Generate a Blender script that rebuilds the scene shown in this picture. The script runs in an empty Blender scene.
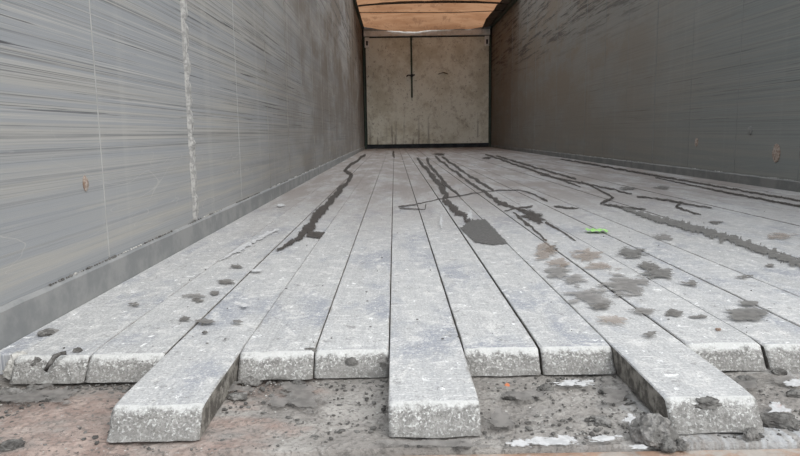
import bpy, bmesh, math, random
from mathutils import Matrix, Vector, noise as mnoise
random.seed(7)
scene = bpy.context.scene
COL = scene.collection

# ------------------------------------------------------------------ camera
F_PX, HCAM = 660.0, 0.2874
ROLL = 0.0158
_f = Vector((-5.8, 94.9, -F_PX)).normalized()          # +Y (the trailer axis) seen in camera space
_u = Vector((-math.sin(ROLL), math.cos(ROLL), 0.0))
_u = (_u - _f * _u.dot(_f)).normalized()
_r = _f.cross(_u).normalized()
ROT = Matrix((_r, _f, _u))                             # camera space -> world
CAMLOC = Vector((0, 0, HCAM))
cd = bpy.data.cameras.new('camera')
cd.sensor_width = 36.0
cd.lens = 36.0 * F_PX / 800.0
cd.clip_start = 0.02
cam = bpy.data.objects.new('camera', cd)
cam.matrix_world = Matrix.Translation(CAMLOC) @ ROT.to_4x4()
COL.objects.link(cam)
scene.camera = cam

def floor_at(u, v, z=0.0):
    """Point of the floor plane that stands at a photograph position."""
    d = ROT @ Vector((u - 400.0, 228.0 - v, -F_PX))
    t = (z - CAMLOC.z) / d.z
    return CAMLOC + d * t

# ------------------------------------------------------------------ sky, light, exposure
w = bpy.data.worlds.new('overcast_sky')
scene.world = w
w.use_nodes = True
bg = w.node_tree.nodes['Background']
bg.inputs[0].default_value = (0.90, 0.945, 1.0, 1)
bg.inputs[1].default_value = 1.0
sd = bpy.data.lights.new('veiled_sun', 'SUN')
sd.energy = 1.6
sd.angle = math.radians(50)
sd.color = (1.0, 0.97, 0.93)
sun = bpy.data.objects.new('veiled_sun', sd)
sun.rotation_euler = Vector((-0.55, 0.62, -0.62)).to_track_quat('-Z', 'Y').to_euler()
COL.objects.link(sun)
vs = scene.view_settings
vs.view_transform = 'Standard'
vs.look = 'None'
vs.gamma = 1
vs.use_curve_mapping = False
vs.exposure = 0.63

SEAM, PITCH, NSL = -0.0115, 0.1, 18      # slat joints across the floor

# ------------------------------------------------------------------ material helpers
class NT:
    def __init__(s, name):
        s.m = bpy.data.materials.new(name)
        s.m.use_nodes = True
        s.t = s.m.node_tree
        s.b = s.t.nodes['Principled BSDF']
        s.out = s.t.nodes['Material Output']
        s._pos = None
    def n(s, typ, **kw):
        nd = s.t.nodes.new(typ)
        for k, v in kw.items():
            setattr(nd, k, v)
        return nd
    def set(s, sock, v):
        if isinstance(v, bpy.types.NodeSocket):
            s.t.links.new(v, sock)
        elif isinstance(v, (tuple, list)) and len(v) == 3 and sock.type == 'RGBA':
            sock.default_value = (*v, 1)
        else:
            sock.default_value = v
    def pos(s):
        if s._pos is None:
            s._pos = s.n('ShaderNodeNewGeometry').outputs['Position']
        return s._pos
    def axis(s, i):
        return s.n_sep().outputs[i]
    def n_sep(s):
        if not hasattr(s, '_sep'):
            s._sep = s.n('ShaderNodeSeparateXYZ')
            s.t.links.new(s.pos(), s._sep.inputs[0])
        return s._sep
    def vec(s, scale=(1, 1, 1), off=(0, 0, 0), src=None):
        mp = s.n('ShaderNodeMapping')
        s.set(mp.inputs[0], src or s.pos())
        mp.inputs['Location'].default_value = off
        mp.inputs['Scale'].default_value = scale
        return mp.outputs[0]
    def noise(s, scale=(1, 1, 1), off=(0, 0, 0), detail=4, rough=0.55, k=1.0, dist=0.0, src=None):
        nd = s.n('ShaderNodeTexNoise')
        s.set(nd.inputs['Vector'], s.vec(scale, off, src))
        nd.inputs['Scale'].default_value = k
        nd.inputs['Detail'].default_value = detail
        nd.inputs['Roughness'].default_value = rough
        nd.inputs['Distortion'].default_value = dist
        mr = s.n('ShaderNodeMath', operation='MULTIPLY_ADD')     # widen the narrow noise histogram around .5
        s.t.links.new(nd.outputs[0], mr.inputs[0])
        mr.inputs[1].default_value = 1.7
        mr.inputs[2].default_value = -.35
        return mr.outputs[0]
    def step(s, v, a, b, lo=0.0, hi=1.0):
        nd = s.n('ShaderNodeMapRange', interpolation_type='SMOOTHSTEP')
        s.set(nd.inputs[0], v)
        nd.inputs[1].default_value = a
        nd.inputs[2].default_value = b
        nd.inputs[3].default_value = lo
        nd.inputs[4].default_value = hi
        return nd.outputs[0]
    def math(s, op, a, b=0.0):
        nd = s.n('ShaderNodeMath', operation=op)
        s.set(nd.inputs[0], a)
        s.set(nd.inputs[1], b)
        return nd.outputs[0]
    def mix(s, f, a, b, mode='MIX'):
        nd = s.n('ShaderNodeMix', data_type='RGBA', blend_type=mode)
        s.set(nd.inputs[0], f)
        s.set(nd.inputs[6], a)
        s.set(nd.inputs[7], b)
        return nd.outputs[2]
    def bump(s, h, strength=0.3, dist=0.002):
        nd = s.n('ShaderNodeBump')
        s.set(nd.inputs['Height'], h)
        nd.inputs['Strength'].default_value = strength
        nd.inputs['Distance'].default_value = dist
        s.t.links.new(nd.outputs[0], s.b.inputs['Normal'])
    def done(s, col, rough=0.6, metal=0.0, spec=0.5):
        s.set(s.b.inputs['Base Color'], col)
        s.set(s.b.inputs['Roughness'], rough)
        s.set(s.b.inputs['Metallic'], metal)
        s.b.inputs['Specular IOR Level'].default_value = spec
        return s.m

def mat_plain(name, c1, c2, k=20, rough=0.7, metal=0.0, bump=0.3, bd=0.002, spec=0.4):
    t = NT(name)
    n1 = t.noise(k=k, detail=6, rough=0.65)
    t.bump(t.noise(k=k * 3, detail=4), bump, bd)
    return t.done(t.mix(t.step(n1, .35, .65), c1, c2), rough, metal, spec)

def mat_slat():
    t = NT('worn_aluminium_slat')
    rnd = t.n('ShaderNodeObjectInfo').outputs['Random']
    offv = t.n('ShaderNodeCombineXYZ')
    t.set(offv.inputs[0], t.math('MULTIPLY', rnd, 37.0))
    t.set(offv.inputs[1], t.math('MULTIPLY', rnd, 11.0))
    add = t.n('ShaderNodeVectorMath', operation='ADD')
    t.set(add.inputs[0], t.pos()); t.set(add.inputs[1], offv.outputs[0])
    src = add.outputs[0]
    tone = t.mix(rnd, (0.345, 0.345, 0.342), (0.415, 0.417, 0.42))
    streak = t.noise((170, 4, 1), detail=7, rough=.8, src=src)
    col = t.mix(t.step(streak, .25, .75), tone, (0.48, 0.48, 0.475))
    big = t.noise((8.0, 3.6, 1), detail=6, rough=.65, src=src)
    col = t.mix(t.step(big, .45, .75, 0, .9), col, (0.285, 0.30, 0.335))       # bluish bare metal
    # chalky dust scuffs, some as fine cross strokes
    sc = t.noise((36, 22, 1), detail=8, rough=.78, dist=.6, src=src)
    col = t.mix(t.step(sc, .50, .72, 0, .75), col, (0.63, 0.62, 0.60))
    xs = t.noise((22, 130, 1), (2, 8, 0), detail=6, rough=.75, dist=.3, src=src)
    col = t.mix(t.step(xs, .58, .74, 0, .7), col, (0.70, 0.695, 0.68))
    sc2 = t.noise((60, 50, 1), detail=6, rough=.68, dist=.5, src=src)
    col = t.mix(t.step(sc2, .70, .76, 0, .9), col, (0.84, 0.84, 0.83))
    # dark grit and smudges
    dk = t.noise((42, 34, 1), (5, 3, 0), detail=8, rough=.8, src=src)
    col = t.mix(t.step(dk, .60, .72, 0, .7), col, (0.21, 0.205, 0.20))
    gt = t.noise((360, 260, 1), (1, 3, 0), detail=3, rough=.7, src=src)
    col = t.mix(t.step(gt, .50, .72, 0, .55), col, (0.22, 0.215, 0.21))
    gl = t.noise((240, 200, 1), (6, 1, 0), detail=4, rough=.75, src=src)
    col = t.mix(t.step(gl, .56, .72, 0, .6), col, (0.74, 0.735, 0.72))
    # dirt caught along the joints
    fr = t.math('FRACT', t.math('DIVIDE', t.math('SUBTRACT', t.axis(0), SEAM - 10 * PITCH), PITCH))
    ed = t.math('ABSOLUTE', t.math('SUBTRACT', fr, .5))
    edn = t.math('ADD', ed, t.math('MULTIPLY', t.math('SUBTRACT', t.noise((50, 14, 1), (4, 4, 0), detail=6, rough=.7, src=src), .5), .14))
    col = t.mix(t.step(edn, .465, .53, 0, .75), col, (0.22, 0.205, 0.185))
    # darker and browner deeper into the trailer
    deep = t.step(t.axis(1), 1.0, 3.6)
    gr = t.noise((7, 1.6, 1), (9, 0, 0), detail=6, rough=.7)
    col = t.mix(t.math('MULTIPLY', deep, t.step(gr, .25, .65, .45, .95)), col, (0.235, 0.207, 0.190))
    t.bump(t.noise((120, 60, 40), detail=5, rough=.7), .35, .0012)
    return t.done(col, t.step(streak, .3, .7, .66, .85), 0, .2)

def mat_crust():
    t = NT('chalky_crust_on_slat_end')
    a = t.noise(k=90, detail=6, rough=.75)
    b = t.noise(k=330, detail=4, rough=.75)
    col = t.mix(t.step(a, .30, .62), (0.27, 0.262, 0.247), (0.43, 0.42, 0.40))
    col = t.mix(t.step(b, .48, .62, 0, .8), col, (0.20, 0.195, 0.185))
    col = t.mix(t.step(t.noise(k=300, off=(3, 3, 3), detail=3), .60, .72), col, (0.68, 0.68, 0.66))
    # mud caked on the lower part, worn pale upper lip
    mudn = t.math('ADD', t.axis(2), t.math('MULTIPLY', t.math('SUBTRACT', t.noise(k=24, off=(1, 5, 2), detail=5, rough=.7), .5), .05))
    col = t.mix(t.step(mudn, -.008, -.034, 0, .55), col, (0.27, 0.26, 0.245))
    lip = t.math('ADD', t.axis(2), t.math('MULTIPLY', t.math('SUBTRACT', a, .5), .016))
    col = t.mix(t.step(lip, -.010, -.002, 0, .85), col, (0.76, 0.76, 0.74))
    t.bump(b, .9, .003)
    return t.done(col, .9, 0, .2)

def mat_wall(name, bluish, beige, dark, pale, zdirt, contrast, brown, ya=1.3, yb=5.0):
    t = NT(name)
    blotch = t.noise((1, .5, 3.5), (0, 2, 8), detail=4, rough=.6)
    band = t.noise((1, .12, 75), detail=8, rough=.85)
    base = t.mix(t.step(t.math('ADD', band, t.math('MULTIPLY', t.math('SUBTRACT', blotch, .5), .5)), .36, .64), bluish, beige)
    fine = t.noise((1, .45, 190), detail=5, rough=.8)
    base = t.mix(t.step(fine, .50, .70, 0, .75 * contrast), base, dark)
    base = t.mix(t.step(t.noise((1, .5, 330), (4, 2, 1), detail=4, rough=.75), .55, .72, 0, .6 * contrast), base, pale)
    # sharp black scratches in the load zone
    sc = t.noise((1, .9, 120), (2, 7, 3), detail=4, rough=.6)
    zone = t.math('MULTIPLY', t.step(t.axis(2), .26, .36), t.step(t.axis(2), 1.2, .6))
    col = t.mix(t.math('MULTIPLY', t.step(sc, .70, .75, 0, .85 * contrast), zone), base, (0.05, 0.05, 0.055))
    # smoother scoured band low on the wall
    low = t.step(t.axis(2), .36, .14)
    soft = t.mix(t.step(t.noise((1, .8, 26), (0, 3, 9), detail=6, rough=.7), .35, .65), bluish, beige)
    col = t.mix(t.math('MULTIPLY', low, .72), col, soft)
    # a few curling pale scratches low down
    wv = t.noise((1, 1.6, 9), (1, 1, 1), detail=2, dist=.8)
    ring = t.math('ABSOLUTE', t.math('SUBTRACT', wv, .5))
    col = t.mix(t.math('MULTIPLY', low, t.step(ring, .006, .0, 0, .45)), col, pale)
    # browner towards the front and the top, dark grime patches high up
    far = t.step(t.axis(1), ya, yb)
    hi = t.step(t.axis(2), .0, 1.1, .6, 1)
    g = t.step(t.noise((1, .8, 2.0), (0, 5, 2), detail=6, rough=.68), .30, .62, .55, 1.0)
    col = t.mix(t.math('MULTIPLY', t.math('MULTIPLY', far, hi), g), col, brown)
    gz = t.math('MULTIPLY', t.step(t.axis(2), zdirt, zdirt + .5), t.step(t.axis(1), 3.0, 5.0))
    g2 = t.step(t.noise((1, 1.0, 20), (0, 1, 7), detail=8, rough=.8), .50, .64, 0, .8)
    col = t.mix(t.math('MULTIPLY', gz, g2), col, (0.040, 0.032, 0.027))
    # faint vertical runs of dust
    vr = t.noise((1, 14, .5), (0, 3, 0), detail=4)
    col = t.mix(t.step(vr, .62, .85, 0, .12), col, pale)
    t.bump(fine, .25, .0015)
    return t.done(col, .78, 0, .15)

def mat_front():
    t = NT('dirty_white_front_panel')
    n1 = t.noise((2.2, 1, 2.2), detail=7, rough=.7)
    col = t.mix(t.step(n1, .34, .66), (0.60, 0.58, 0.475), (0.77, 0.77, 0.675))
    n2 = t.noise((9, 1, 7.0), (3, 0, 1), detail=7, rough=.75)
    col = t.mix(t.step(n2, .52, .78, 0, .5), col, (0.34, 0.31, 0.24))
    n3 = t.noise((28, 1, 22), (1, 0, 5), detail=4, rough=.7)
    col = t.mix(t.step(n3, .66, .78, 0, .6), col, (0.16, 0.135, 0.10))
    runs = t.noise((11, 1, .7), (6, 0, 2), detail=4)
    low = t.step(t.axis(2), .75, .15)
    col = t.mix(t.math('MULTIPLY', low, t.step(runs, .64, .82, 0, .6)), col, (0.13, 0.11, 0.075))
    return t.done(col, .75, 0, .3)

def mat_plate():
    t = NT('rusty_muddy_rear_plate')
    a = t.noise((9, 9, 9), detail=7, rough=.68)
    grey = t.mix(t.step(a, .35, .65), (0.31, 0.288, 0.266), (0.45, 0.425, 0.395))
    rust = t.mix(t.step(t.noise(k=38, detail=5, rough=.7), .35, .65), (0.325, 0.235, 0.20), (0.44, 0.34, 0.295))
    # rust lies mostly on the left half of the plate
    pos = t.math('ADD', t.step(t.axis(0), .15, -.35, .0, .42), t.noise((5, 9, 1), (2, 4, 0), detail=5, rough=.6))
    col = t.mix(t.step(pos, .70, .98, 0, .85), grey, rust)
    mudb = t.math('ADD', t.axis(1), t.math('MULTIPLY', t.math('SUBTRACT', t.noise(k=22, off=(3, 8, 1), detail=6, rough=.7), .5), .16))
    col = t.mix(t.step(mudb, .755, .85, 0, .8), col, (0.24, 0.224, 0.205))    # mud pushed up against the slat ends
    gr = t.noise(k=150, detail=5, rough=.75)
    col = t.mix(t.step(gr, .50, .70, 0, .7), col, (0.15, 0.14, 0.128))
    col = t.mix(t.step(t.noise(k=210, off=(7, 1, 2), detail=3), .76, .84, 0, .6), col, (0.50, 0.49, 0.47))
    # scraped bare metal on the right
    mp = t.n('ShaderNodeMapping')
    t.set(mp.inputs[0], t.pos())
    mp.inputs['Rotation'].default_value = (0, 0, math.radians(-32))
    mp.inputs['Scale'].default_value = (130, 5, 1)
    nd = t.n('ShaderNodeTexNoise'); t.set(nd.inputs['Vector'], mp.outputs[0]); nd.inputs['Scale'].default_value = 1
    nd.inputs['Detail'].default_value = 3
    sx = t.step(t.axis(0), .10, .42)
    sm = t.math('MULTIPLY', sx, t.step(t.noise((7, 7, 1), (9, 2, 0), detail=3), .42, .60))
    col = t.mix(t.math('MULTIPLY', sm, t.step(nd.outputs[0], .40, .62, .15, .85)), col, (0.52, 0.53, 0.54))
    t.bump(t.math('ADD', a, gr), .8, .004)
    return t.done(col, .85, 0, .3)

def mat_stain(name, c1, c2, alpha, rough, k, lo=.30, hi=.95, spec=.4, brk=1.7):
    """Stain film: opaque inside, breaking up towards its rim ('film' attribute)."""
    t = NT(name)
    at = t.n('ShaderNodeAttribute', attribute_name='film')
    n1 = t.noise(k=k, detail=6, rough=.7)
    s = t.math('ADD', at.outputs['Fac'], t.math('MULTIPLY', t.math('SUBTRACT', n1, .5), brk))
    a = t.step(s, lo, hi, 0, alpha)
    t.set(t.b.inputs['Alpha'], a)
    return t.done(t.mix(t.step(t.noise(k=k * 2.2, detail=4), .35, .65), c1, c2), max(rough, .75), 0, .12)

def mat_tarp():
    t = NT('orange_tarpaulin')
    a = t.noise((1.6, 3.5, 1), detail=5, rough=.6)
    col = t.mix(t.step(a, .3, .7), (0.36, 0.185, 0.098), (0.45, 0.25, 0.14))
    col = t.mix(t.step(t.noise((7, 3, 1), (3, 1, 0), detail=6, rough=.7), .56, .70, 0, .6), col, (0.24, 0.125, 0.07))
    d = t.n('ShaderNodeBsdfDiffuse'); t.set(d.inputs[0], col)
    tr = t.n('ShaderNodeBsdfTranslucent'); t.set(tr.inputs[0], col)
    mx = t.n('ShaderNodeMixShader'); mx.inputs[0].default_value = .5
    t.t.links.new(d.outputs[0], mx.inputs[1]); t.t.links.new(tr.outputs[0], mx.inputs[2])
    t.t.links.new(mx.outputs[0], t.out.inputs[0])
    return t.m

M = dict(
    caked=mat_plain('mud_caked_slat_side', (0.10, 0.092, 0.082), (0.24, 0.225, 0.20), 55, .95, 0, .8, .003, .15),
    slat=mat_slat(), crust=mat_crust(),
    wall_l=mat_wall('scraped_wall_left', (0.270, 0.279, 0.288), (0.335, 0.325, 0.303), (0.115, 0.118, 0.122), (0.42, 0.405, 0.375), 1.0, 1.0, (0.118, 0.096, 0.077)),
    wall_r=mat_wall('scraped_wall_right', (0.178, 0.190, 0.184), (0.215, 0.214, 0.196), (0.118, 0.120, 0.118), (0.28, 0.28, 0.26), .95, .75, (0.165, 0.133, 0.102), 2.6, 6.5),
    front=mat_front(), plate=mat_plate(), tarp=mat_tarp(),
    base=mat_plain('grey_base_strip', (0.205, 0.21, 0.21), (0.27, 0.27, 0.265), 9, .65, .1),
    weld=mat_plain('pale_weld_bead', (0.27, 0.265, 0.255), (0.41, 0.40, 0.38), 70, .75, 0, .8, .004),
    weldline=mat_plain('pale_joint_line', (0.27, 0.268, 0.26), (0.32, 0.317, 0.305), 14, .65),
    weldgrey=mat_plain('dull_joint_line', (0.15, 0.152, 0.147), (0.19, 0.187, 0.175), 14, .65),
    weldbrown=mat_plain('brown_joint_line', (0.14, 0.128, 0.115), (0.20, 0.19, 0.17), 14, .65),
    green=mat_plain('dark_green_paint', (0.030, 0.055, 0.040), (0.055, 0.075, 0.055), 12, .6),
    header=mat_plain('pale_header_metal', (0.66, 0.66, 0.62), (0.82, 0.82, 0.79), 8, .55),
    flap=mat_plain('soiled_flap', (0.15, 0.12, 0.095), (0.22, 0.175, 0.14), 6, .8),
    handle=mat_plain('grimy_handle_steel', (0.14, 0.125, 0.10), (0.20, 0.18, 0.15), 20, .7),
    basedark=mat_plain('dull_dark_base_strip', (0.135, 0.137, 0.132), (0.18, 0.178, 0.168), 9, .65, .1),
    dark=mat_plain('dark_steel_and_recess_shade', (0.02, 0.024, 0.028), (0.04, 0.045, 0.05), 8, .8),
    steel=mat_plain('dull_trailer_skin', (0.25, 0.255, 0.26), (0.33, 0.33, 0.33), 8, .6),
    sill=mat_plain('rust_orange_sill_lip', (0.33, 0.22, 0.16), (0.36, 0.325, 0.29), 26, .85, 0, .7, .003),
    mud=mat_plain('dried_grey_mud', (0.135, 0.13, 0.122), (0.27, 0.26, 0.247), 60, .95, 0, .9, .004, .15),
    mudlight=mat_plain('pale_dry_mud', (0.36, 0.35, 0.325), (0.55, 0.54, 0.51), 60, .95, 0, .8, .003, .15),
    muddark=mat_plain('damp_dark_mud', (0.085, 0.08, 0.075), (0.17, 0.165, 0.155), 60, .9, 0, .9, .003, .2),
    rust=mat_plain('rust_brown', (0.20, 0.135, 0.10), (0.34, 0.29, 0.25), 90, .9),
    lime=mat_plain('lime_green_scrap', (0.30, 0.62, 0.16), (0.42, 0.72, 0.25), 30, .6),
    redbit=mat_plain('orange_red_chip', (0.60, 0.16, 0.08), (0.62, 0.25, 0.12), 60, .7),
    wet=mat_stain('wet_dark_film', (0.055, 0.048, 0.043), (0.085, 0.074, 0.066), .88, .45, 80, .38, .50, .4, 1.3),
    smear=mat_stain('grey_mud_smear', (0.20, 0.19, 0.178), (0.27, 0.255, 0.24), .68, .8, 34, .44, .58, .4, 2.0),
    wetgrey=mat_stain('damp_grey_film', (0.105, 0.10, 0.096), (0.14, 0.135, 0.128), .88, .5, 90, .36, .56, .4, 1.0),
    smeargrey=mat_stain('grey_trail_film', (0.15, 0.145, 0.137), (0.20, 0.192, 0.18), .85, .7, 40, .38, .54, .4, 1.7),
    smeardark=mat_stain('dark_mud_smear', (0.13, 0.122, 0.113), (0.19, 0.18, 0.168), .85, .8, 60, .44, .58, .4, 1.8),
    brown=mat_stain('brown_mud_smear', (0.27, 0.21, 0.165), (0.33, 0.28, 0.24), .55, .85, 34, .44, .66, .4, 2.0),
    chalk=mat_stain('white_chalk_patch', (0.50, 0.50, 0.50), (0.62, 0.62, 0.62), .85, .7, 75, .42, .62, .4, 1.8),
    asphalt=mat_plain('yard_asphalt', (0.16, 0.16, 0.16), (0.24, 0.235, 0.23), 30, .9),
    bow=mat_plain('dark_bow_tube', (0.05, 0.045, 0.04), (0.08, 0.07, 0.06), 10, .6),
)

# ------------------------------------------------------------------ object helpers
def link(name, bm, mat, parent=None, smooth=False):
    me = bpy.data.meshes.new(name)
    bmesh.ops.recalc_face_normals(bm, faces=bm.faces[:])
    bm.to_mesh(me); bm.free()
    for m in (mat if isinstance(mat, (list, tuple)) else [mat]):
        me.materials.append(m)
    if smooth:
        for p in me.polygons: p.use_smooth = True
    o = bpy.data.objects.new(name, me)
    COL.objects.link(o)
    o.parent = parent
    return o

def tag(o, label=None, cat=None, group=None, kind=None):
    if label: o['label'] = label
    if cat: o['category'] = cat
    if group: o['group'] = group
    if kind: o['kind'] = kind
    return o

def box(bm, x0, x1, y0, y1, z0, z1, bevel=0.0, mi=0):
    vs_ = [bm.verts.new((x, y, z)) for x in (x0, x1) for y in (y0, y1) for z in (z0, z1)]
    q = [(0, 1, 3, 2), (4, 6, 7, 5), (0, 4, 5, 1), (2, 3, 7, 6), (0, 2, 6, 4), (1, 5, 7, 3)]
    fs = [bm.faces.new([vs_[i] for i in f]) for f in q]
    for f in fs: f.material_index = mi
    if bevel:
        es = list({e for f in fs for e in f.edges})
        bmesh.ops.bevel(bm, geom=es, offset=bevel, segments=1, affect='EDGES')
    return bm

def boxes(*args, bevel=0.0):
    bm = bmesh.new()
    for a in args: box(bm, *a, bevel=bevel)
    return bm

def tube(pts, r, seg=8, bm=None):
    bm = bm or bmesh.new()
    pts = [Vector(p) for p in pts]
    rings = []
    for i, p in enumerate(pts):
        d = (pts[min(i + 1, len(pts) - 1)] - pts[max(i - 1, 0)]).normalized()
        a = d.cross(Vector((0, 0, 1)))
        if a.length < .1: a = d.cross(Vector((1, 0, 0)))
        a.normalize(); b = d.cross(a)
        rings.append([bm.verts.new(p + (a * math.cos(t) + b * math.sin(t)) * r)
                      for t in [2 * math.pi * k / seg for k in range(seg)]])
    for i in range(len(rings) - 1):
        for k in range(seg):
            bm.faces.new((rings[i][k], rings[i][(k + 1) % seg], rings[i + 1][(k + 1) % seg], rings[i + 1][k]))
    bm.faces.new(rings[0]); bm.faces.new(rings[-1])
    return bm

def n3(x, y, z, s=1.0):
    return mnoise.noise(Vector((x * s, y * s, z * s)))

# ------------------------------------------------------------------ dimensions (metres)
XL, XR = -0.556, 1.825          # inner faces of the base strips
XWL, XWR = XL - 0.007, XR + 0.007   # inner faces of the wall panels
Y0, Y1 = 0.58, 12.60            # rear opening, front wall
ZT = 2.18                       # top of the side walls
THICK = 0.031
Y_BACK, Y_FWD = 0.856, 0.685    # top lip of set-back and of protruding slats

# ------------------------------------------------------------------ ground outside, floor
g = link('ground', boxes((-14, 14, -14, 26, -1.30, -1.20)), M['asphalt'])
tag(g, 'grey asphalt yard the trailer stands on', 'ground', kind='structure')

bm = bmesh.new()
nx, ny = 420, 70
px0, px1, py0, py1 = XL - .01, XR + .01, .634, 1.0
grid = []
for j in range(ny + 1):
    row = []
    for i in range(nx + 1):
        x = px0 + (px1 - px0) * i / nx; y = py0 + (py1 - py0) * j / ny
        z = -THICK - .004 + .0045 * n3(x, y, 0, 9) + .0022 * n3(x, y, 3, 33) + .0017 * abs(n3(x, y, 5, 85)) + .0011 * n3(x, y, 8, 190)
        if j == 0: z = -.06
        row.append(bm.verts.new((x, y, z)))
    grid.append(row)
for j in range(ny):
    for i in range(nx):
        bm.faces.new((grid[j][i], grid[j][i + 1], grid[j + 1][i + 1], grid[j + 1][i]))
box(bm, XL - .01, XR + .01, .634, Y1 + .02, -.075, -.045)
floor = link('floor', bm, M['plate'])
tag(floor, 'floor of long grey slats over a rusty muddy rear plate', 'floor', kind='structure')

def make_slat(i, xa, xb, ytop):
    """One long profile: flat top, two side walls, sloping crusted rear end."""
    bm = bmesh.new()
    sd_ = i * 3.7
    zt = .0012 * math.sin(i * 2.3)
    ends = []
    NX, NZ = 22, 8
    c = .0016
    for b in range(NZ + 1):
        q = b / NZ
        row = []
        for a in range(NX + 1):
            x = xa + (xb - xa) * a / NX
            y = ytop - .024 * q ** .8
            z = zt - THICK * q
            amp = .0032 * (1 - abs(2 * q - 1) ** 3) if 0 < b < NZ else .0
            y += amp * n3(x + sd_, z, 1, 90) + .004 * n3(x + sd_, q * 2, 5, 25)
            if b == 0: z -= .0016 * max(0, n3(x + sd_, 2, 8, 45)) + (.0025 if a in (0, NX) else 0)
            if a in (0, NX): y += .0025
            row.append(bm.verts.new((x, y, z)))
        ends.append(row)
    for b in range(NZ):
        for a in range(NX):
            f = bm.faces.new((ends[b][a], ends[b][a + 1], ends[b + 1][a + 1], ends[b + 1][a]))
            f.material_index = 1
            f.smooth = True
    ys = [ytop + .03, ytop + .4, 3.0, 7.0, Y1 - .03]
    prevL = ends[0][0]; prevR = ends[0][-1]; prevT = ends[0]
    pl_b, pr_b = ends[-1][0], ends[-1][-1]
    first = True
    for y in ys:
        L = bm.verts.new((xa, y, zt - c)); TL = bm.verts.new((xa + c * .6, y, zt))
        TR = bm.verts.new((xb - c * .6, y, zt)); R_ = bm.verts.new((xb, y, zt - c))
        BL = bm.verts.new((xa, y, zt - THICK)); BR = bm.verts.new((xb, y, zt - THICK))
        if first:
            bm.faces.new([TL, TR] + prevT[-2:0:-1])
            bm.faces.new([ends[0][0], L, TL, ends[0][1]])
            bm.faces.new([ends[0][-1], ends[0][-2], TR, R_])
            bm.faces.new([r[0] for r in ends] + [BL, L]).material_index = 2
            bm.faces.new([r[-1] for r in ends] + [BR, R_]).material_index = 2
            first = False
        else:
            p = prev
            for k in range(5):
                f = bm.faces.new((p[k], p[k + 1], (BL, L, TL, TR, R_, BR)[k + 1], (BL, L, TL, TR, R_, BR)[k]))
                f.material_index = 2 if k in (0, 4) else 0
        prev = (BL, L, TL, TR, R_, BR)
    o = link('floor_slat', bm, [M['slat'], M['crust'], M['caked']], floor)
    return o

for i in range(NSL + 5):                     # slat 0 lies next to the left base strip
    xa = SEAM + (i - 5) * PITCH
    fwd = (i % 3 == 2)
    make_slat(i, xa + (.0034 if i in (7, 10) else .0007), xa + PITCH - .0007, (Y_FWD if fwd else Y_BACK) + random.uniform(-.004, .004))
link('side_filler', boxes((XL, SEAM - 5 * PITCH - .004, .875, Y1 - .03, -.035, -.004), bevel=.002), M['slat'], floor)
xe = SEAM + NSL * PITCH
if XR - xe > .006:
    link('side_filler', boxes((xe + .003, XR, .875, Y1 - .03, -.035, -.004), bevel=.002), M['slat'], floor)

t1 = link('trim_1', boxes((XL - .06, XR + .06, .606, .6345, -.16, -.037), bevel=.004), M['sill'])
tag(t1, 'rust orange lip along the rear edge of the floor', 'sill', kind='structure')

# ------------------------------------------------------------------ side walls
def side_wall(name, x, sgn, mat, label, joints, heavy):
    """x = inner face; sgn = outward direction."""
    def bx(xa, xb, *r, bevel=0):
        return boxes((min(xa, xb), max(xa, xb), *r), bevel=bevel)
    wl = link(name, bx(x + sgn * .022, x + sgn * .034, Y0, Y1 + .05, -.12, ZT), M['steel'])
    tag(wl, label, 'wall', kind='structure')
    ed = [Y0] + joints + [Y1]
    for a, b in zip(ed[:-1], ed[1:]):
        dx = random.uniform(0, .0022)
        link('wall_panel', bx(x + sgn * dx, x + sgn * .0215, a + .001, b - .001, -.05, ZT - .002, bevel=.0008), mat, wl)
    for j in joints:
        bm = bmesh.new()
        hv = any(abs(j - h) < .01 for h in heavy)
        wd, pr = (.028, .007) if hv else (.0020, .0008)
        N = 110 if hv else 24
        prev = None
        for k in range(N + 1):
            z = .055 + (ZT - .06) * k / N
            n = n3(j * 5, z, 2, 38) if hv else n3(j, z, 2, 6)
            ww = wd * (1 + .2 * n); pp = pr * (1 + .6 * n3(j, z, 7, 55 if hv else 6))
            ring = [bm.verts.new((x + sgn * .002, j - ww, z)), bm.verts.new((x - sgn * pp, j - ww * .45, z)),
                    bm.verts.new((x - sgn * pp * (-.2 if hv and k % 4 == 0 else 1), j + ww * .35, z)), bm.verts.new((x + sgn * .002, j + ww, z))]
            if prev:
                for q in range(3): bm.faces.new((prev[q], prev[q + 1], ring[q + 1], ring[q]))
            prev = ring
        link('weld_bead' if hv else 'joint_strip', bm, M['weld'] if hv else (M['weldgrey'] if sgn > 0 else M['weldline'] if j < 2.5 else M['weldbrown']), wl)
    return wl

JL = [1.28 + .57 * k for k in range(20)]
JL = [y for y in JL if y < Y1 - .2]
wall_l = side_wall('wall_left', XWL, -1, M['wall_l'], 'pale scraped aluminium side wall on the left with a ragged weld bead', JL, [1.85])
wall_r = side_wall('wall_right', XWR, 1, M['wall_r'], 'darker dull grey aluminium side wall on the right', JL, [])

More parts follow.
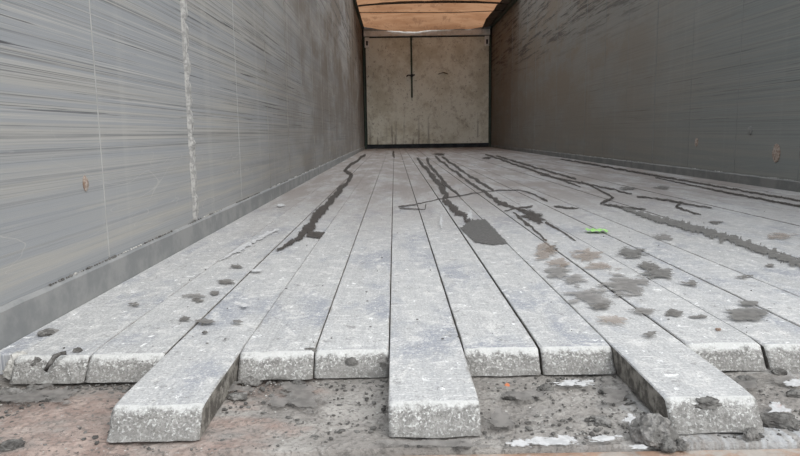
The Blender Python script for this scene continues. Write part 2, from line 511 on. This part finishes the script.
def base_strip(name, x, sgn, label):
    h = .050 if sgn < 0 else .044
    bm = bmesh.new()
    prev = None
    ys = [Y0 + (Y1 - Y0) * (k / 140.0) ** 1.5 for k in range(141)]
    for y in ys:
        jig = .0015 * n3(y, 1, 1, 14)
        ring = [bm.verts.new(p) for p in ((x + sgn * .0068, y, -.04), (x, y, -.04), (x, y, h - .004 + jig), (x + sgn * .003, y, h + jig), (x + sgn * .0068, y, h + .002 + jig))]
        if prev:
            for q in range(4): bm.faces.new((prev[q], prev[q + 1], ring[q + 1], ring[q]))
        else: bm.faces.new(ring)
        prev = ring
    bm.faces.new(prev)
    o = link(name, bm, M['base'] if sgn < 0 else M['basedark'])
    tag(o, label, 'baseboard', kind='structure')
    # dry mud lodged on the ledge above the strip
    bm = bmesh.new()
    y = Y0 + .02
    rr = random.Random(3 + sgn)
    while y < 9:
        if n3(y, 4, sgn, 3.5) > -.25:
            s = rr.uniform(.0010, .0027)
            mt = bmesh.ops.create_icosphere(bm, subdivisions=1, radius=s)
            for v in mt['verts']:
                v.co = Vector((v.co.x * 1.1, v.co.y * rr.uniform(1.2, 2.6), v.co.z)) * (1 + .3 * n3(v.co.x, v.co.y, v.co.z, 300)) + Vector((x + sgn * .0045, y, h + .002 + s * .3))
        y += rr.uniform(.003, .012) * (1 + y * .3)
    for f_ in bm.faces: f_.material_index = 1 if n3(f_.calc_center_median().y, 2, 2, 9) > -.05 else 0  # dark crumbs paint in the shadow line along the ledge
    c = link('ledge_crumbs', bm, [M['mudlight'], M['muddark']], o)
    c['kind'] = 'stuff'
    return o
base_strip('baseboard_left', XL, -1, 'grey base strip along the foot of the left wall')
base_strip('baseboard_right', XR, 1, 'dark grey base strip along the foot of the right wall')

# rust spots and a torn patch on the walls
def wall_spot(wall, x, sgn, y, z, ry, rz, mat, name):
    bm = bmesh.new()
    c = bm.verts.new((x - sgn * .004, y, z)); ring = []
    for k in range(18):
        a = 2 * math.pi * k / 18
        r = 1 + .22 * n3(math.cos(a) * 1.3, math.sin(a) * 1.3, y * 7)
        ring.append(bm.verts.new((x - sgn * .0012, y + ry * r * math.cos(a), z + rz * r * math.sin(a))))
    out = [bm.verts.new((x + sgn * .004, v.co.y, v.co.z)) for v in ring]
    for k in range(18):
        bm.faces.new((c, ring[k], ring[(k + 1) % 18]))
        bm.faces.new((ring[k], out[k], out[(k + 1) % 18], ring[(k + 1) % 18]))
    return link(name, bm, mat, wall)

# ------------------------------------------------------------------ front wall
yf = Y1
wf = link('wall_front', boxes((XL - .03, XR + .03, yf + .03, yf + .06, -.1, 2.45)), M['dark'])
tag(wf, 'dirty off-white front wall closing the far end of the trailer', 'wall', kind='structure')
bm = boxes((XL + .050, XR - .040, yf, yf + .028, .078, 2.035), bevel=.004)
link('front_panel', bm, M['front'], wf)
link('header_beam', boxes((XL + .02, XR - .02, yf - .03, yf + .028, 2.060, 2.205), bevel=.006), M['header'], wf)
link('header_lip', boxes((XL + .03, XR - .03, yf - .045, yf - .031, 2.165, 2.205)), M['steel'], wf)
for s in (0, 1):
    xa = XL + .002 if s == 0 else XR - .032
    link('corner_post', boxes((xa, xa + .030, yf - .03, yf + .028, -.0, 2.055), bevel=.004), M['green'], wf)
    xb = XL + .036 if s == 0 else XR - .122
    bm = boxes((xb, xb + .085, yf - .026, yf - .001, 1.86, 2.045), bevel=.003)
    link('corner_bracket', bm, M['header'], wf)
    link('bracket_slot', boxes((xb + .025, xb + .060, yf - .030, yf - .0261, 1.90, 1.98)), M['dark'], wf)
rod = link('lock_rod', tube([(.345, yf - .025, .94), (.340, yf - .025, 2.06)], .016, 10), M['green'], wf)
link('rod_handle', tube([(.245, yf - .045, 1.325), (.275, yf - .05, 1.35), (.345, yf - .05, 1.345), (.40, yf - .045, 1.355)], .013, 8), M['dark'], rod)
link('rod_clamp', boxes((.322, .368, yf - .055, yf - .001, 1.32, 1.37), bevel=.004), M['dark'], rod)
link('rod_guide', boxes((.322, .364, yf - .048, yf - .001, 1.98, 2.02), bevel=.004), M['green'], rod)
link('grab_handle', tube([(.84, yf - .002, 1.365), (.87, yf - .020, 1.375), (.93, yf - .022, 1.395), (.99, yf - .020, 1.375), (1.02, yf - .002, 1.365)], .007, 8), M['handle'], wf)
link('gap_shade_sheet', boxes((XL + .0, XR - .0, yf + .0285, yf + .0299, -.04, .078)), M['dark'], wf)  # near-black sheet paints the shade of the open gap under the panel

# ------------------------------------------------------------------ top rails, tarpaulin, bows
for nm, x, s, lb in (('trim_2', XWL, -1, 'dark green top rail of the left wall'), ('trim_3', XWR, 1, 'dark green top rail of the right wall')):
    xa, xb = sorted((x - s * .030, x + s * .034))
    o = link(nm, boxes((xa, xb, Y0, Y1 + .05, ZT, ZT + .07), bevel=.006), M['green'])
    tag(o, lb, 'rail', kind='structure')
    bm = tube([(x - s * .036, Y0 + .05, ZT + .02), (x - s * .036, Y1 - .1, ZT + .02)], .008, 6)
    link('tie_cable', bm, M['bow'], o)

bm = bmesh.new()
TARP_START = 9.8                # the roof is open from here back to the rear
TY0, TY1 = TARP_START, Y1 - .045
NXT, NYT = 48, int((Y1 - TARP_START) / .08)
rows = []
for j in range(NYT + 1):
    y = TY0 + (TY1 - TY0) * j / NYT
    row = []
    for i in range(NXT + 1):
        q = i / NXT
        x = XL - .006 + (XR - XL + .012) * q
        endd = max(0, 1 - (TY1 - y) / .9) ** 1.3
        bay = abs(math.sin(math.pi * (y - 10.68) / 1.25))
        arch = 4 * q * (1 - q)
        z = ZT + .076 + .070 * arch ** .7 - .045 * bay * arch ** .6 - (.135 + .03 * n3(x, 0, 0, 1.5)) * endd * arch ** .5
        fold = n3(x * 2.2 - (y - TY1) * 1.0, y * .25, 3, 2.4)
        z += .016 * fold * arch ** .3 + .010 * n3(x * 1.4, y * 2.0, 1, 2.2) * arch ** .3
        row.append(bm.verts.new((x, y, z)))
    rows.append(row)
for j in range(NYT):
    for i in range(NXT):
        bm.faces.new((rows[j][i], rows[j][i + 1], rows[j + 1][i + 1], rows[j + 1][i]))
rows_xyz = [[(v.co.x, v.co.y, v.co.z - .012 - .03 * (i_ == 0)) for i_, v in enumerate(r[-5:])] for r in rows]
tp = link('roof_tarpaulin', bm, M['tarp'], smooth=True)
tag(tp, 'orange tarpaulin stretched over the roof of the trailer', 'tarpaulin')
bm = bmesh.new(); prev = None
for j in range(NYT + 1):
    a = rows_xyz[j]
    ring = [bm.verts.new(p) for p in a]
    if prev:
        for q in range(len(ring) - 1): bm.faces.new((prev[q], prev[q + 1], ring[q + 1], ring[q]))
    prev = ring
link('edge_flap', bm, M['flap'], tp, smooth=True)['label'] = 'grey brown soiled edge flap'
for k, y in enumerate((10.68,)):
    pts = [(XL - .03 + (XR - XL + .06) * q / 14, y, ZT + .079 + .045 * (4 * (q / 14) * (1 - q / 14)) ** .7) for q in range(15)]
    b = link('roof_bow', tube(pts, .02, 10), M['bow'], smooth=True)
    tag(b, 'dark roof bow tube spanning the walls under the orange tarpaulin', 'roof bow')
pts = [(XL + .02 + (XR - XL - .04) * q / 24, 11.05, ZT + .045 - .02 * math.sin(math.pi * (q / 24) ** 1.4)) for q in range(25)]
b = link('tie_strap', tube(pts, .006, 6), M['bow'], smooth=True)
tag(b, 'thin dark strap sagging from wall to wall below the orange tarpaulin', 'strap')

# ------------------------------------------------------------------ rust spots on the walls
wall_spot(wall_l, XWL, -1, 1.205, .205, .010, .013, M['rust'], 'rust_spot')
wall_spot(wall_r, XWR, 1, 3.17, .165, .034, .042, M['rust'], 'rust_spot')
wall_spot(wall_r, XWR, 1, 3.42, .275, .020, .022, M['weldgrey'], 'rust_spot')
wall_spot(wall_r, XWR, 1, 4.02, .205, .022, .026, M['rust'], 'rust_spot')

# ------------------------------------------------------------------ wet streaks and smears on the slats (flat films)
ZF = .0022
LIFT = [0.0]
def film_obj(name, bm, vals, mat, label=None, parent=None):
    me = bpy.data.meshes.new(name)
    bm.verts.index_update()
    lay = [vals[v] for v in bm.verts]
    bm.to_mesh(me); bm.free()
    at = me.attributes.new('film', 'FLOAT', 'POINT')
    at.data.foreach_set('value', lay)
    me.materials.append(mat)
    o = bpy.data.objects.new(name, me); COL.objects.link(o)
    o.parent = parent or floor
    if label: o['label'] = label
    return o

def ribbon(pts, mat, name='wet_streak', label=None, jit=.5, z=ZF):
    """Streak along photographed floor points (u, v, width)."""
    LIFT[0] += .00003; z += LIFT[0]
    P = []
    for (a, b) in zip(pts[:-1], pts[1:]):
        L = math.hypot(b[0] - a[0], b[1] - a[1]); n = max(1, int(L / 1.1))
        for k in range(n):
            q = k / n
            P.append(tuple(a[i] + (b[i] - a[i]) * q for i in range(3)))
    P.append(pts[-1])
    bm = bmesh.new(); vals = {}; prev = None
    sd_ = pts[0][0]
    for k, p in enumerate(P):
        a = P[max(0, k - 1)]; b = P[min(len(P) - 1, k + 1)]
        dx, dy = b[0] - a[0], b[1] - a[1]
        L = math.hypot(dx, dy) or 1
        nx_, ny_ = -dy / L, dx / L
        wd = max(.2, p[2] * .42)
        wl_ = wd * (1 + jit * (2 * n3(k * .21, sd_, 1) + 1.6 * n3(k * .8, sd_, 3))) + .12
        wr_ = wd * (1 + jit * (2 * n3(k * .21, sd_, 9) + 1.6 * n3(k * .8, sd_, 5))) + .12
        wob = wd * .35 * n3(k * .33, sd_, 14); wl_ += wob; wr_ -= wob
        if k in (0, len(P) - 1): wl_ *= .4; wr_ *= .4
        wig = max(.55, min(.8, .2 * wd + .35)) * (1.3 * n3(k * .17, sd_, 21) + .5 * n3(k * .5, sd_, 25))
        row = []
        for f, val in ((-wl_ * 1.3, 0), (-wl_ * .6, .85), (0, 1), (wr_ * .6, .85), (wr_ * 1.3, 0)):
            v = bm.verts.new(floor_at(p[0] + nx_ * (f + wig), p[1] + ny_ * (f + wig), z)); vals[v] = val; row.append(v)
        if prev:
            for q in range(4): bm.faces.new((prev[q], prev[q + 1], row[q + 1], row[q]))
        prev = row
    return film_obj(name, bm, vals, mat, label)

def blob(u, v, ru, rv, mat, name='mud_smear', label=None, ang=0, z=ZF, irr=.55, plate=False):
    LIFT[0] += .00003; z += LIFT[0]
    bm = bmesh.new(); vals = {}
    N = 30
    ca, sa = math.cos(math.radians(ang)), math.sin(math.radians(ang))
    rings = []
    for f, val in ((.35, 1), (.85, .62), (1.5, 0)):
        ring = []
        for k in range(N):
            a = 2 * math.pi * k / N
            r = f * (1 + irr * (n3(math.cos(a) * 1.5 + u, math.sin(a) * 1.5 + v, 2) + .5 * n3(math.cos(a) * 4 + v, math.sin(a) * 4, u)))
            x, y = ru * r * math.cos(a), rv * r * math.sin(a)
            vv = bm.verts.new(floor_at(u + x * ca - y * sa, v + x * sa + y * ca, z)); vals[vv] = val; ring.append(vv)
        rings.append(ring)
    c = bm.verts.new(floor_at(u, v, z)); vals[c] = 1
    for k in range(N):
        q = (k + 1) % N
        bm.faces.new((c, rings[0][k], rings[0][q]))
        for i in (0, 1): bm.faces.new((rings[i][k], rings[i + 1][k], rings[i + 1][q], rings[i][q]))
    return film_obj(name, bm, vals, mat, label)

def poly(pts, mat, name, label=None, z=ZF):
    """Film filling an outline of photographed floor points."""
    LIFT[0] += .00003; z += LIFT[0]
    cx = sum(p[0] for p in pts) / len(pts); cy = sum(p[1] for p in pts) / len(pts)
    bm = bmesh.new(); vals = {}; A = []; B = []
    for a, b in zip(pts, pts[1:] + pts[:1]):
        n = max(1, int(math.hypot(b[0] - a[0], b[1] - a[1]) / 1.3))
        for k in range(n):
            u = a[0] + (b[0] - a[0]) * k / n + 1.1 * n3(a[0] + k * .7, a[1], 1); v = a[1] + (b[1] - a[1]) * k / n + .7 * n3(a[0] + k * .7, a[1], 6)
            for L_, f, val in ((A, .88, 1), (B, 1.1, 0)):
                w_ = bm.verts.new(floor_at(cx + (u - cx) * f, cy + (v - cy) * f, z)); vals[w_] = val; L_.append(w_)
    c = bm.verts.new(floor_at(cx, cy, z)); vals[c] = 1
    for k in range(len(A)):
        q = (k + 1) % len(A)
        bm.faces.new((c, A[k], A[q])); bm.faces.new((A[k], B[k], B[q], A[q]))
    return film_obj(name, bm, vals, mat, label)

W = M['wet']
ribbon([(365.5, 153.8, 2), (343.8, 170.8, 3), (352, 174.7, 3.5), (345, 184, 5), (331, 200, 7), (318, 215, 9), (306, 231, 12), (300, 236, 7)], W, jit=.3, label='long dark wet streak zigzagging along the left slats')
poly([(308, 231), (325, 232), (320, 238.5), (312, 237), (306, 236)], W, 'wet_patch')
ribbon([(302, 235, 6), (292, 242, 5), (277, 250, 2)], W)
ribbon([(416.8, 157.5, 2), (424, 166, 3), (431, 174, 4.5), (439, 184, 6), (447, 195, 6), (443, 198.5, 3), (444, 201, 5), (452, 206, 8), (457, 212, 7), (463, 214, 4), (468, 220, 8), (472, 222, 8)], W, label='dark wet streak leading down to the grey wet patch')
poly([(460, 228), (471, 220), (485, 219), (508, 243), (492, 244.8), (474.7, 241.8), (467, 234)], M['wetgrey'], 'wet_patch', 'dark grey wet patch in the middle of the floor')
ribbon([(427, 157.5, 2), (428, 163, 2.5), (436, 172, 3), (445, 184, 4), (449, 187, 3), (460.7, 196, 1.5)], W)
ribbon([(434.4, 155.8, 2), (464, 178.6, 3), (485, 192.6, 3.5), (502.8, 203.9, 4.5), (515, 208.4, 3)], W)
ribbon([(441.4, 156.8, 1.8), (471, 176.8, 3), (494, 190.9, 2.5)], W)
ribbon([(398, 206.7, .9), (422, 203, .8), (443, 198, .8), (460, 195.5, .7), (476.5, 192.6, .7), (499.3, 190, .6), (520, 189.8, .7), (534.4, 194.4, 1.2), (547.7, 201.4, 2)], W, 'wet_crack_line')
ribbon([(399, 208, .7), (412, 208.5, .7), (425, 209.5, .6), (426, 203.5, .7)], W, 'wet_crack_line')
blob(534, 217, 11, 4.2, W, 'wet_patch', ang=15, irr=.9)
ribbon([(516, 208, 2), (526, 213, 4), (534, 217, 5)], W)
ribbon([(530, 212, 2), (520, 209, 2), (510, 207, 1)], W)
ribbon([(513, 212, 2), (525, 222, 3), (537, 232, 2), (547, 241, 1.5)], W)
ribbon([(504, 211, 1), (518, 208, 2), (533, 206, 1.5)], W)
ribbon([(545, 222, 3), (560, 230, 1.5), (576, 241, 1)], W)
ribbon([(553.7, 206, 1.5), (566, 208, 2), (579, 207.7, 1.5)], W)
ribbon([(485, 154, 1.5), (520, 166, 2), (562.5, 180, 2), (581, 187, 1)], W)
ribbon([(496, 155.8, 1.3), (531, 166, 1.8), (576.5, 179, 1.8)], W)
ribbon([(581, 181, 1.5), (598, 189, 1.8), (613.6, 197.5, 2), (600, 203, 2)], W)
ribbon([(603, 203.5, 1.5), (623, 207, 2), (646, 209, 1)], W)
ribbon([(540, 174.5, 1), (609, 188.3, 1.4), (632, 194, 1.2)], W)
ribbon([(623, 208, 3), (655, 218, 7), (692, 227.4, 9), (733, 239, 9), (761, 249, 9), (800, 263, 9), (830, 274, 8)], M['smeargrey'], label='broad grey muddy trail running towards the right wall')
ribbon([(636.6, 196, 1.2), (660, 199, 1.4), (682.7, 202, 2), (675.8, 206.7, 2), (701, 215, 1.8)], W)
ribbon([(682, 203, 1), (712, 207.6, 1)], W)
ribbon([(560, 159, 1.0), (586, 163, 1.5), (650, 174.5, 1.8), (728.7, 188.3, 1.8), (800, 200.5, 2), (830, 206, 2)], W)
ribbon([(655, 177.5, 1.0), (733, 193.5, 1.5), (800, 206, 1.8), (830, 212, 1.8)], W)
ribbon([(393.5, 151, 3), (394, 158, 1.5)], W)
blob(440, 154.3, 5, 1.2, W, 'wet_patch')
blob(487, 158, 4, 1, W, 'wet_patch')
for a in ((630, 252, 14, 4), (749, 313, 19, 5.5), (749, 302.5, 9, 3), (660, 273, 14, 4.5), (648, 266, 9, 4), (591, 296, 24, 7), (558, 271, 12, 6),
          (574, 279, 11, 4), (673, 313, 9, 4), (643, 310, 11, 3), (699, 316, 8, 2), (690, 283, 8, 2), (662, 236.6, 10, 3), (627, 188, 7, 1.6),
          (662, 187.4, 7, 1.6), (225.4, 281.5, 8, 2.2), (194, 296, 10, 2.2), (215, 293, 5, 1.8), (237, 266, 5, 2), (199, 299.5, 6, 1.6), (206, 321.5, 8, 2.8),
          (186, 319, 5, 2.4), (238, 321.5, 6, 2), (136, 304, 5, 1.6), (552, 248, 5, 3), (715, 222, 6, 1.5), (770, 265, 5, 1.5), (745, 276, 6, 1.6), (650, 334, 7, 2), (600, 306, 8, 3)):
    blob(*a, M['smeargrey'] if a[0] in (630, 749, 660) else M['smear'] if a[2] > 9 else M['smeardark'])
for a in ((627, 284, 22, 10), (586, 255, 13, 6), (779, 236, 14, 3), (546, 250, 9, 9), (600, 266, 16, 4), (560, 262, 10, 5), (610, 320, 14, 4)):
    blob(*a, M['brown'] if a[0] != 627 else M['smear'])
ribbon([(219.5, 260, 2), (250, 243, 5), (265, 234.7, 5), (279, 229, 3)], M['chalk'], 'chalk_scuff')
for a in ((281, 205, 4, 1.6), (257, 270, 6, 1.5), (575, 350, 7, 1.5), (441, 222, 2, 5), (470, 215, 3, 5), (245, 305, 5, 1.5)):
    blob(*a, M['chalk'], 'chalk_scuff')

# films and pale scrapes on the rear plate
ZP = -.0298
for a in ((574, 383, 18, 3.5), (634, 421, 9, 6), (553, 441, 24, 4.5), (602, 438, 14, 3.5), (521, 443, 12, 4), (778, 408, 12, 6), (794, 383, 10, 4), (640, 447, 10, 2)):
    blob(*a, M['chalk'], 'chalk_patch', z=ZP)
for a in ((526, 394, 22, 5), (612, 392, 14, 10), (745, 382, 16, 6), (300, 395, 26, 14), (40, 395, 40, 9), (230, 386, 20, 6), (500, 420, 9, 14), (440, 443, 60, 4), (785, 378, 14, 4)):
    blob(*a, M['smear'], z=ZP - .0004)

# ------------------------------------------------------------------ loose mud, scraps and grit
def clod(u, v, su, sv, hz, mat, label, name='mud_clod', ang=0, z=None, rough=.55, base=0.0, group=None, cat='mud clod'):
    """Lump of dried mud; su x sv = half size in metres, hz = height."""
    zz = -THICK - .003 if z is None else z
    p = floor_at(u, v, zz)
    bm = bmesh.new()
    bmesh.ops.create_icosphere(bm, subdivisions=4, radius=1)
    for w_ in bm.verts:
        c = w_.co.copy()
        k = 1 + rough * (.7 * n3(c.x + u, c.y + v, c.z, 1.3) + -.55 * abs(n3(c.x + v, c.y, c.z + u, 2.6)) + .25 * n3(c.x, c.y + u, c.z, 6.5) + .3)
        c *= k
        w_.co = Vector((c.x * su, c.y * sv, max(c.z, -.45) * hz * .75 + hz * .30))
    o = link(name, bm, mat, smooth=False)
    o.location = p + Vector((0, 0, base))
    o.rotation_euler = (0, 0, math.radians(ang))
    return tag(o, label, cat, group)

clod(654, 441, .021, .017, .024, M['mud'], 'largest grey mud clod, beside the foot of the right protruding slat')
clod(668, 449, .008, .007, .010, M['muddark'], 'small dark mud clod in front of the largest clod')
clod(682, 448, .006, .005, .008, M['mud'], 'small grey mud clod at the sill before the right protruding slat')
clod(777, 424, .022, .008, .010, M['muddark'], 'long flat dark mud clod to the right of the right protruding slat', ang=-12)
clod(751, 439, .008, .006, .011, M['mud'], 'crumbly mud clod at the right front foot of the right protruding slat')
clod(745, 383, .013, .010, .008, M['muddark'], 'flat dark mud clod in front of the slat right of the right protruding slat')
clod(779, 375, .009, .006, .008, M['muddark'], 'small dark mud clod below the gap of the two rightmost slat ends')
clod(797, 396, .011, .008, .007, M['muddark'], 'flat dark mud clod on the scraped plate at the right edge')
clod(612, 391, .014, .012, .007, M['mud'], 'crumbled mud cluster left of the right protruding slat')
clod(602, 423, .008, .008, .007, M['mud'], 'low mud clod on the plate left of the largest clod')
clod(545, 391, .010, .007, .007, M['muddark'], 'dark mud clod below the narrow gap right of the central slat')
clod(512, 397, .012, .006, .005, M['muddark'], 'flat dark mud clod right of the central protruding slat')
clod(462, 448, .009, .005, .006, M['muddark'], 'flat mud clod on the sill below the central protruding slat')
clod(706, 406, .014, .007, .008, M['muddark'], 'dark mud lump stuck to the lip of the right protruding slat', z=-.010, rough=.7)
clod(299, 386, .012, .004, .007, M['muddark'], 'curved dark mud roll between the left and central protruding slats', ang=-28, rough=.4)
clod(296, 404, .009, .003, .006, M['mud'], 'thin grey mud roll below the curved dark one', ang=25, rough=.4)
clod(290, 398, .0035, .010, .006, M['mud'], 'upright grey mud roll left of the thin mud roll', ang=10, rough=.4)
clod(250, 383, .013, .008, .007, M['mud'], 'mud heap at the foot of the first set-back slat right of the left protruding slat')
clod(238, 398, .010, .007, .006, M['mud'], 'low mud heap against the right side of the left protruding slat')
clod(22, 376, .022, .010, .026, M['mudlight'], 'pale crumbly mud heap in the left corner by the base strip', z=-.030, rough=.7)
clod(12, 397, .018, .009, .009, M['mud'], 'grey mud heap at the left edge below the pale heap')
clod(48, 401, .010, .005, .006, M['muddark'], 'small dark mud clod on the rust below the leftmost slat end')
clod(12, 449, .012, .007, .008, M['muddark'], 'dark mud clod in the lower left corner of the plate')
clod(32, 391, .007, .005, .006, M['muddark'], 'tiny dark mud clod between the grey heap and the leftmost slat end')
clod(205, 333, .0035, .0025, .003, M['muddark'], 'tiny dark mud crumb on top of the left protruding slat', z=.001)

clod(310, 354, .009, .004, .007, M['muddark'], 'dark mud lump on the right lip corner of the slat beside the left protruding slat', z=-.006)
clod(318, 358, .003, .004, .010, M['muddark'], 'dark mud plug in the joint midway between the left and central protruding slats', z=-.016)
clod(383, 368, .010, .005, .013, M['mud'], 'crumbly mud stuck to the slat end directly left of the central protruding slat', z=-.022)
clod(352, 364, .007, .004, .008, M['mud'], 'small mud patch in the middle of the slat end left of the central protruding slat', z=-.016)
clod(84, 374, .009, .006, .010, M['muddark'], 'dark mud clod below the joint of the two leftmost slat ends', z=-.026)
clod(36, 366, .010, .006, .010, M['mud'], 'grey mud clod stuck to the leftmost slat end left of the twig', z=-.014)
clod(145, 368, .012, .005, .010, M['mud'], 'mud clod stuck to the second slat end from the left', z=-.018)
clod(48, 333, .012, .014, .004, M['mud'], 'flat crumbled mud on the filler strip by the left base strip', z=-.003)
clod(78, 351, .006, .004, .004, M['muddark'], 'small dark mud crumb on the lip of the leftmost slat', z=.001)

# dark stick-like roll of mud on the leftmost slat end
a0 = floor_at(50, 367, -.012); a1 = floor_at(57, 358, .0); a2 = floor_at(66, 352, .006)
bm = tube([a0 + Vector((0, -.012, 0)), a0.lerp(a1, .5) + Vector((.001, -.010, .003)), a1 + Vector((0, -.004, .003)), a1.lerp(a2, .5) + Vector((0, 0, .003)), a2], .0026, 8)
for v_ in bm.verts: v_.co += Vector((n3(*v_.co, 300), n3(*v_.co, 280), n3(*v_.co, 330))) * .0030
tag(link('mud_twig', bm, M['muddark'], smooth=True), 'dark mud-caked twig lying over the leftmost slat end', 'twig')

# crumpled lime green scrap
def strip_at(u, v, L, Wd, mat, name, label, cat, seed, ang):
    p = floor_at(u, v, .004)
    bm = bmesh.new(); rows_ = []
    for i in range(17):
        q = i / 16
        rows_.append([bm.verts.new(((q - .5) * L, (r - .5) * Wd * (1 + .6 * n3(q * 6, seed, 1)), .004 * abs(n3(q * 7, r * 2, seed)) + .002 * math.sin(q * 19) + .002)) for r in (0, .33, .66, 1)])
    for i in range(16):
        for r in range(3): bm.faces.new((rows_[i][r], rows_[i + 1][r], rows_[i + 1][r + 1], rows_[i][r + 1]))
    o = link(name, bm, mat); o.location = p; o.rotation_euler = (0, 0, ang)
    m_ = o.modifiers.new('thick', 'SOLIDIFY'); m_.thickness = .0008
    return tag(o, label, cat)
strip_at(596.5, 231, .056, .040, M['lime'], 'plastic_scrap', 'crumpled lime green scrap lying on the floor slats', 'scrap', 3, -.1)
clod(507, 386, .003, .003, .003, M['redbit'], 'tiny orange chip on the plate right of the central protruding slat', 'paint_chip', cat='chip')
clod(718, 330, .0035, .0025, .003, M['rust'], 'tiny rusty red chip on the slats above the right protruding slat', 'rust_chip', z=.002, cat='chip')
clod(778, 407, .003, .002, .003, M['redbit'], 'tiny pinkish red chip on the scraped metal at far right', 'paint_chip', cat='chip')

_t = bmesh.new(); bmesh.ops.create_icosphere(_t, subdivisions=1, radius=1)
_t.verts.ensure_lookup_table(); _t.verts.index_update()
ICO_V = [v.co.copy() for v in _t.verts]; ICO_F = [[v.index for v in f.verts] for f in _t.faces]
_t.free()
def grit(name, label, mats, gen, n):
    rr = random.Random(len(label)); V = []; F = []; MI = []
    for _ in range(n):
        x, y, z, s_ = gen(rr)
        mi_ = 1 if s_ < .0013 and rr.random() < .4 else 0
        kx, ky, kz = rr.uniform(.7, 1.5), rr.uniform(.7, 1.5), rr.uniform(.4, .8)
        b0 = len(V)
        for c in ICO_V:
            k = s_ * rr.uniform(.75, 1.25)
            V.append((c.x * kx * k + x, c.y * ky * k + y, c.z * kz * k + z + s_ * .2))
        for f in ICO_F: F.append([b0 + q for q in f]); MI.append(mi_)
    me = bpy.data.meshes.new(name); me.from_pydata(V, [], F)
    for m_ in mats: me.materials.append(m_)
    me.polygons.foreach_set('material_index', MI)
    o = bpy.data.objects.new(name, me); COL.objects.link(o)
    return tag(o, label, 'grit', kind='stuff')

SLAT_FWD = [(SEAM + k * PITCH, SEAM + (k + 1) * PITCH) for k in range(-5, 18) if (k + 5) % 3 == 2]
def on_plate(rr):
    while True:
        x = rr.uniform(XL + .01, 1.0); y = rr.uniform(.642, .832)
        if any(a - .004 < x < b + .004 for a, b in SLAT_FWD) and y > .655: continue
        dens = .25 + .75 * max(0, n3(x, y, 3, 14)) + (.5 if y > .80 else 0)
        if rr.random() < dens: break
    return x, y, -THICK - .003, rr.choice((.0007, .0008, .0010, .0010, .0012, .0014, .0017, .0022, .0028))
def on_slats(rr):
    y = .88 + 2.6 * rr.random() ** 1.6
    x = rr.uniform(-.5, 1.7)
    return x, y, .001, rr.choice((.0007, .0009, .0011, .0014, .0018))
grit('mud_grit', 'fine mud grit scattered over the rusty rear plate', [M['muddark'], M['mudlight']], on_plate, 2600)
grit('slat_grit', 'fine dark crumbs scattered over the floor slats', [M['muddark'], M['mud']], on_slats, 260)
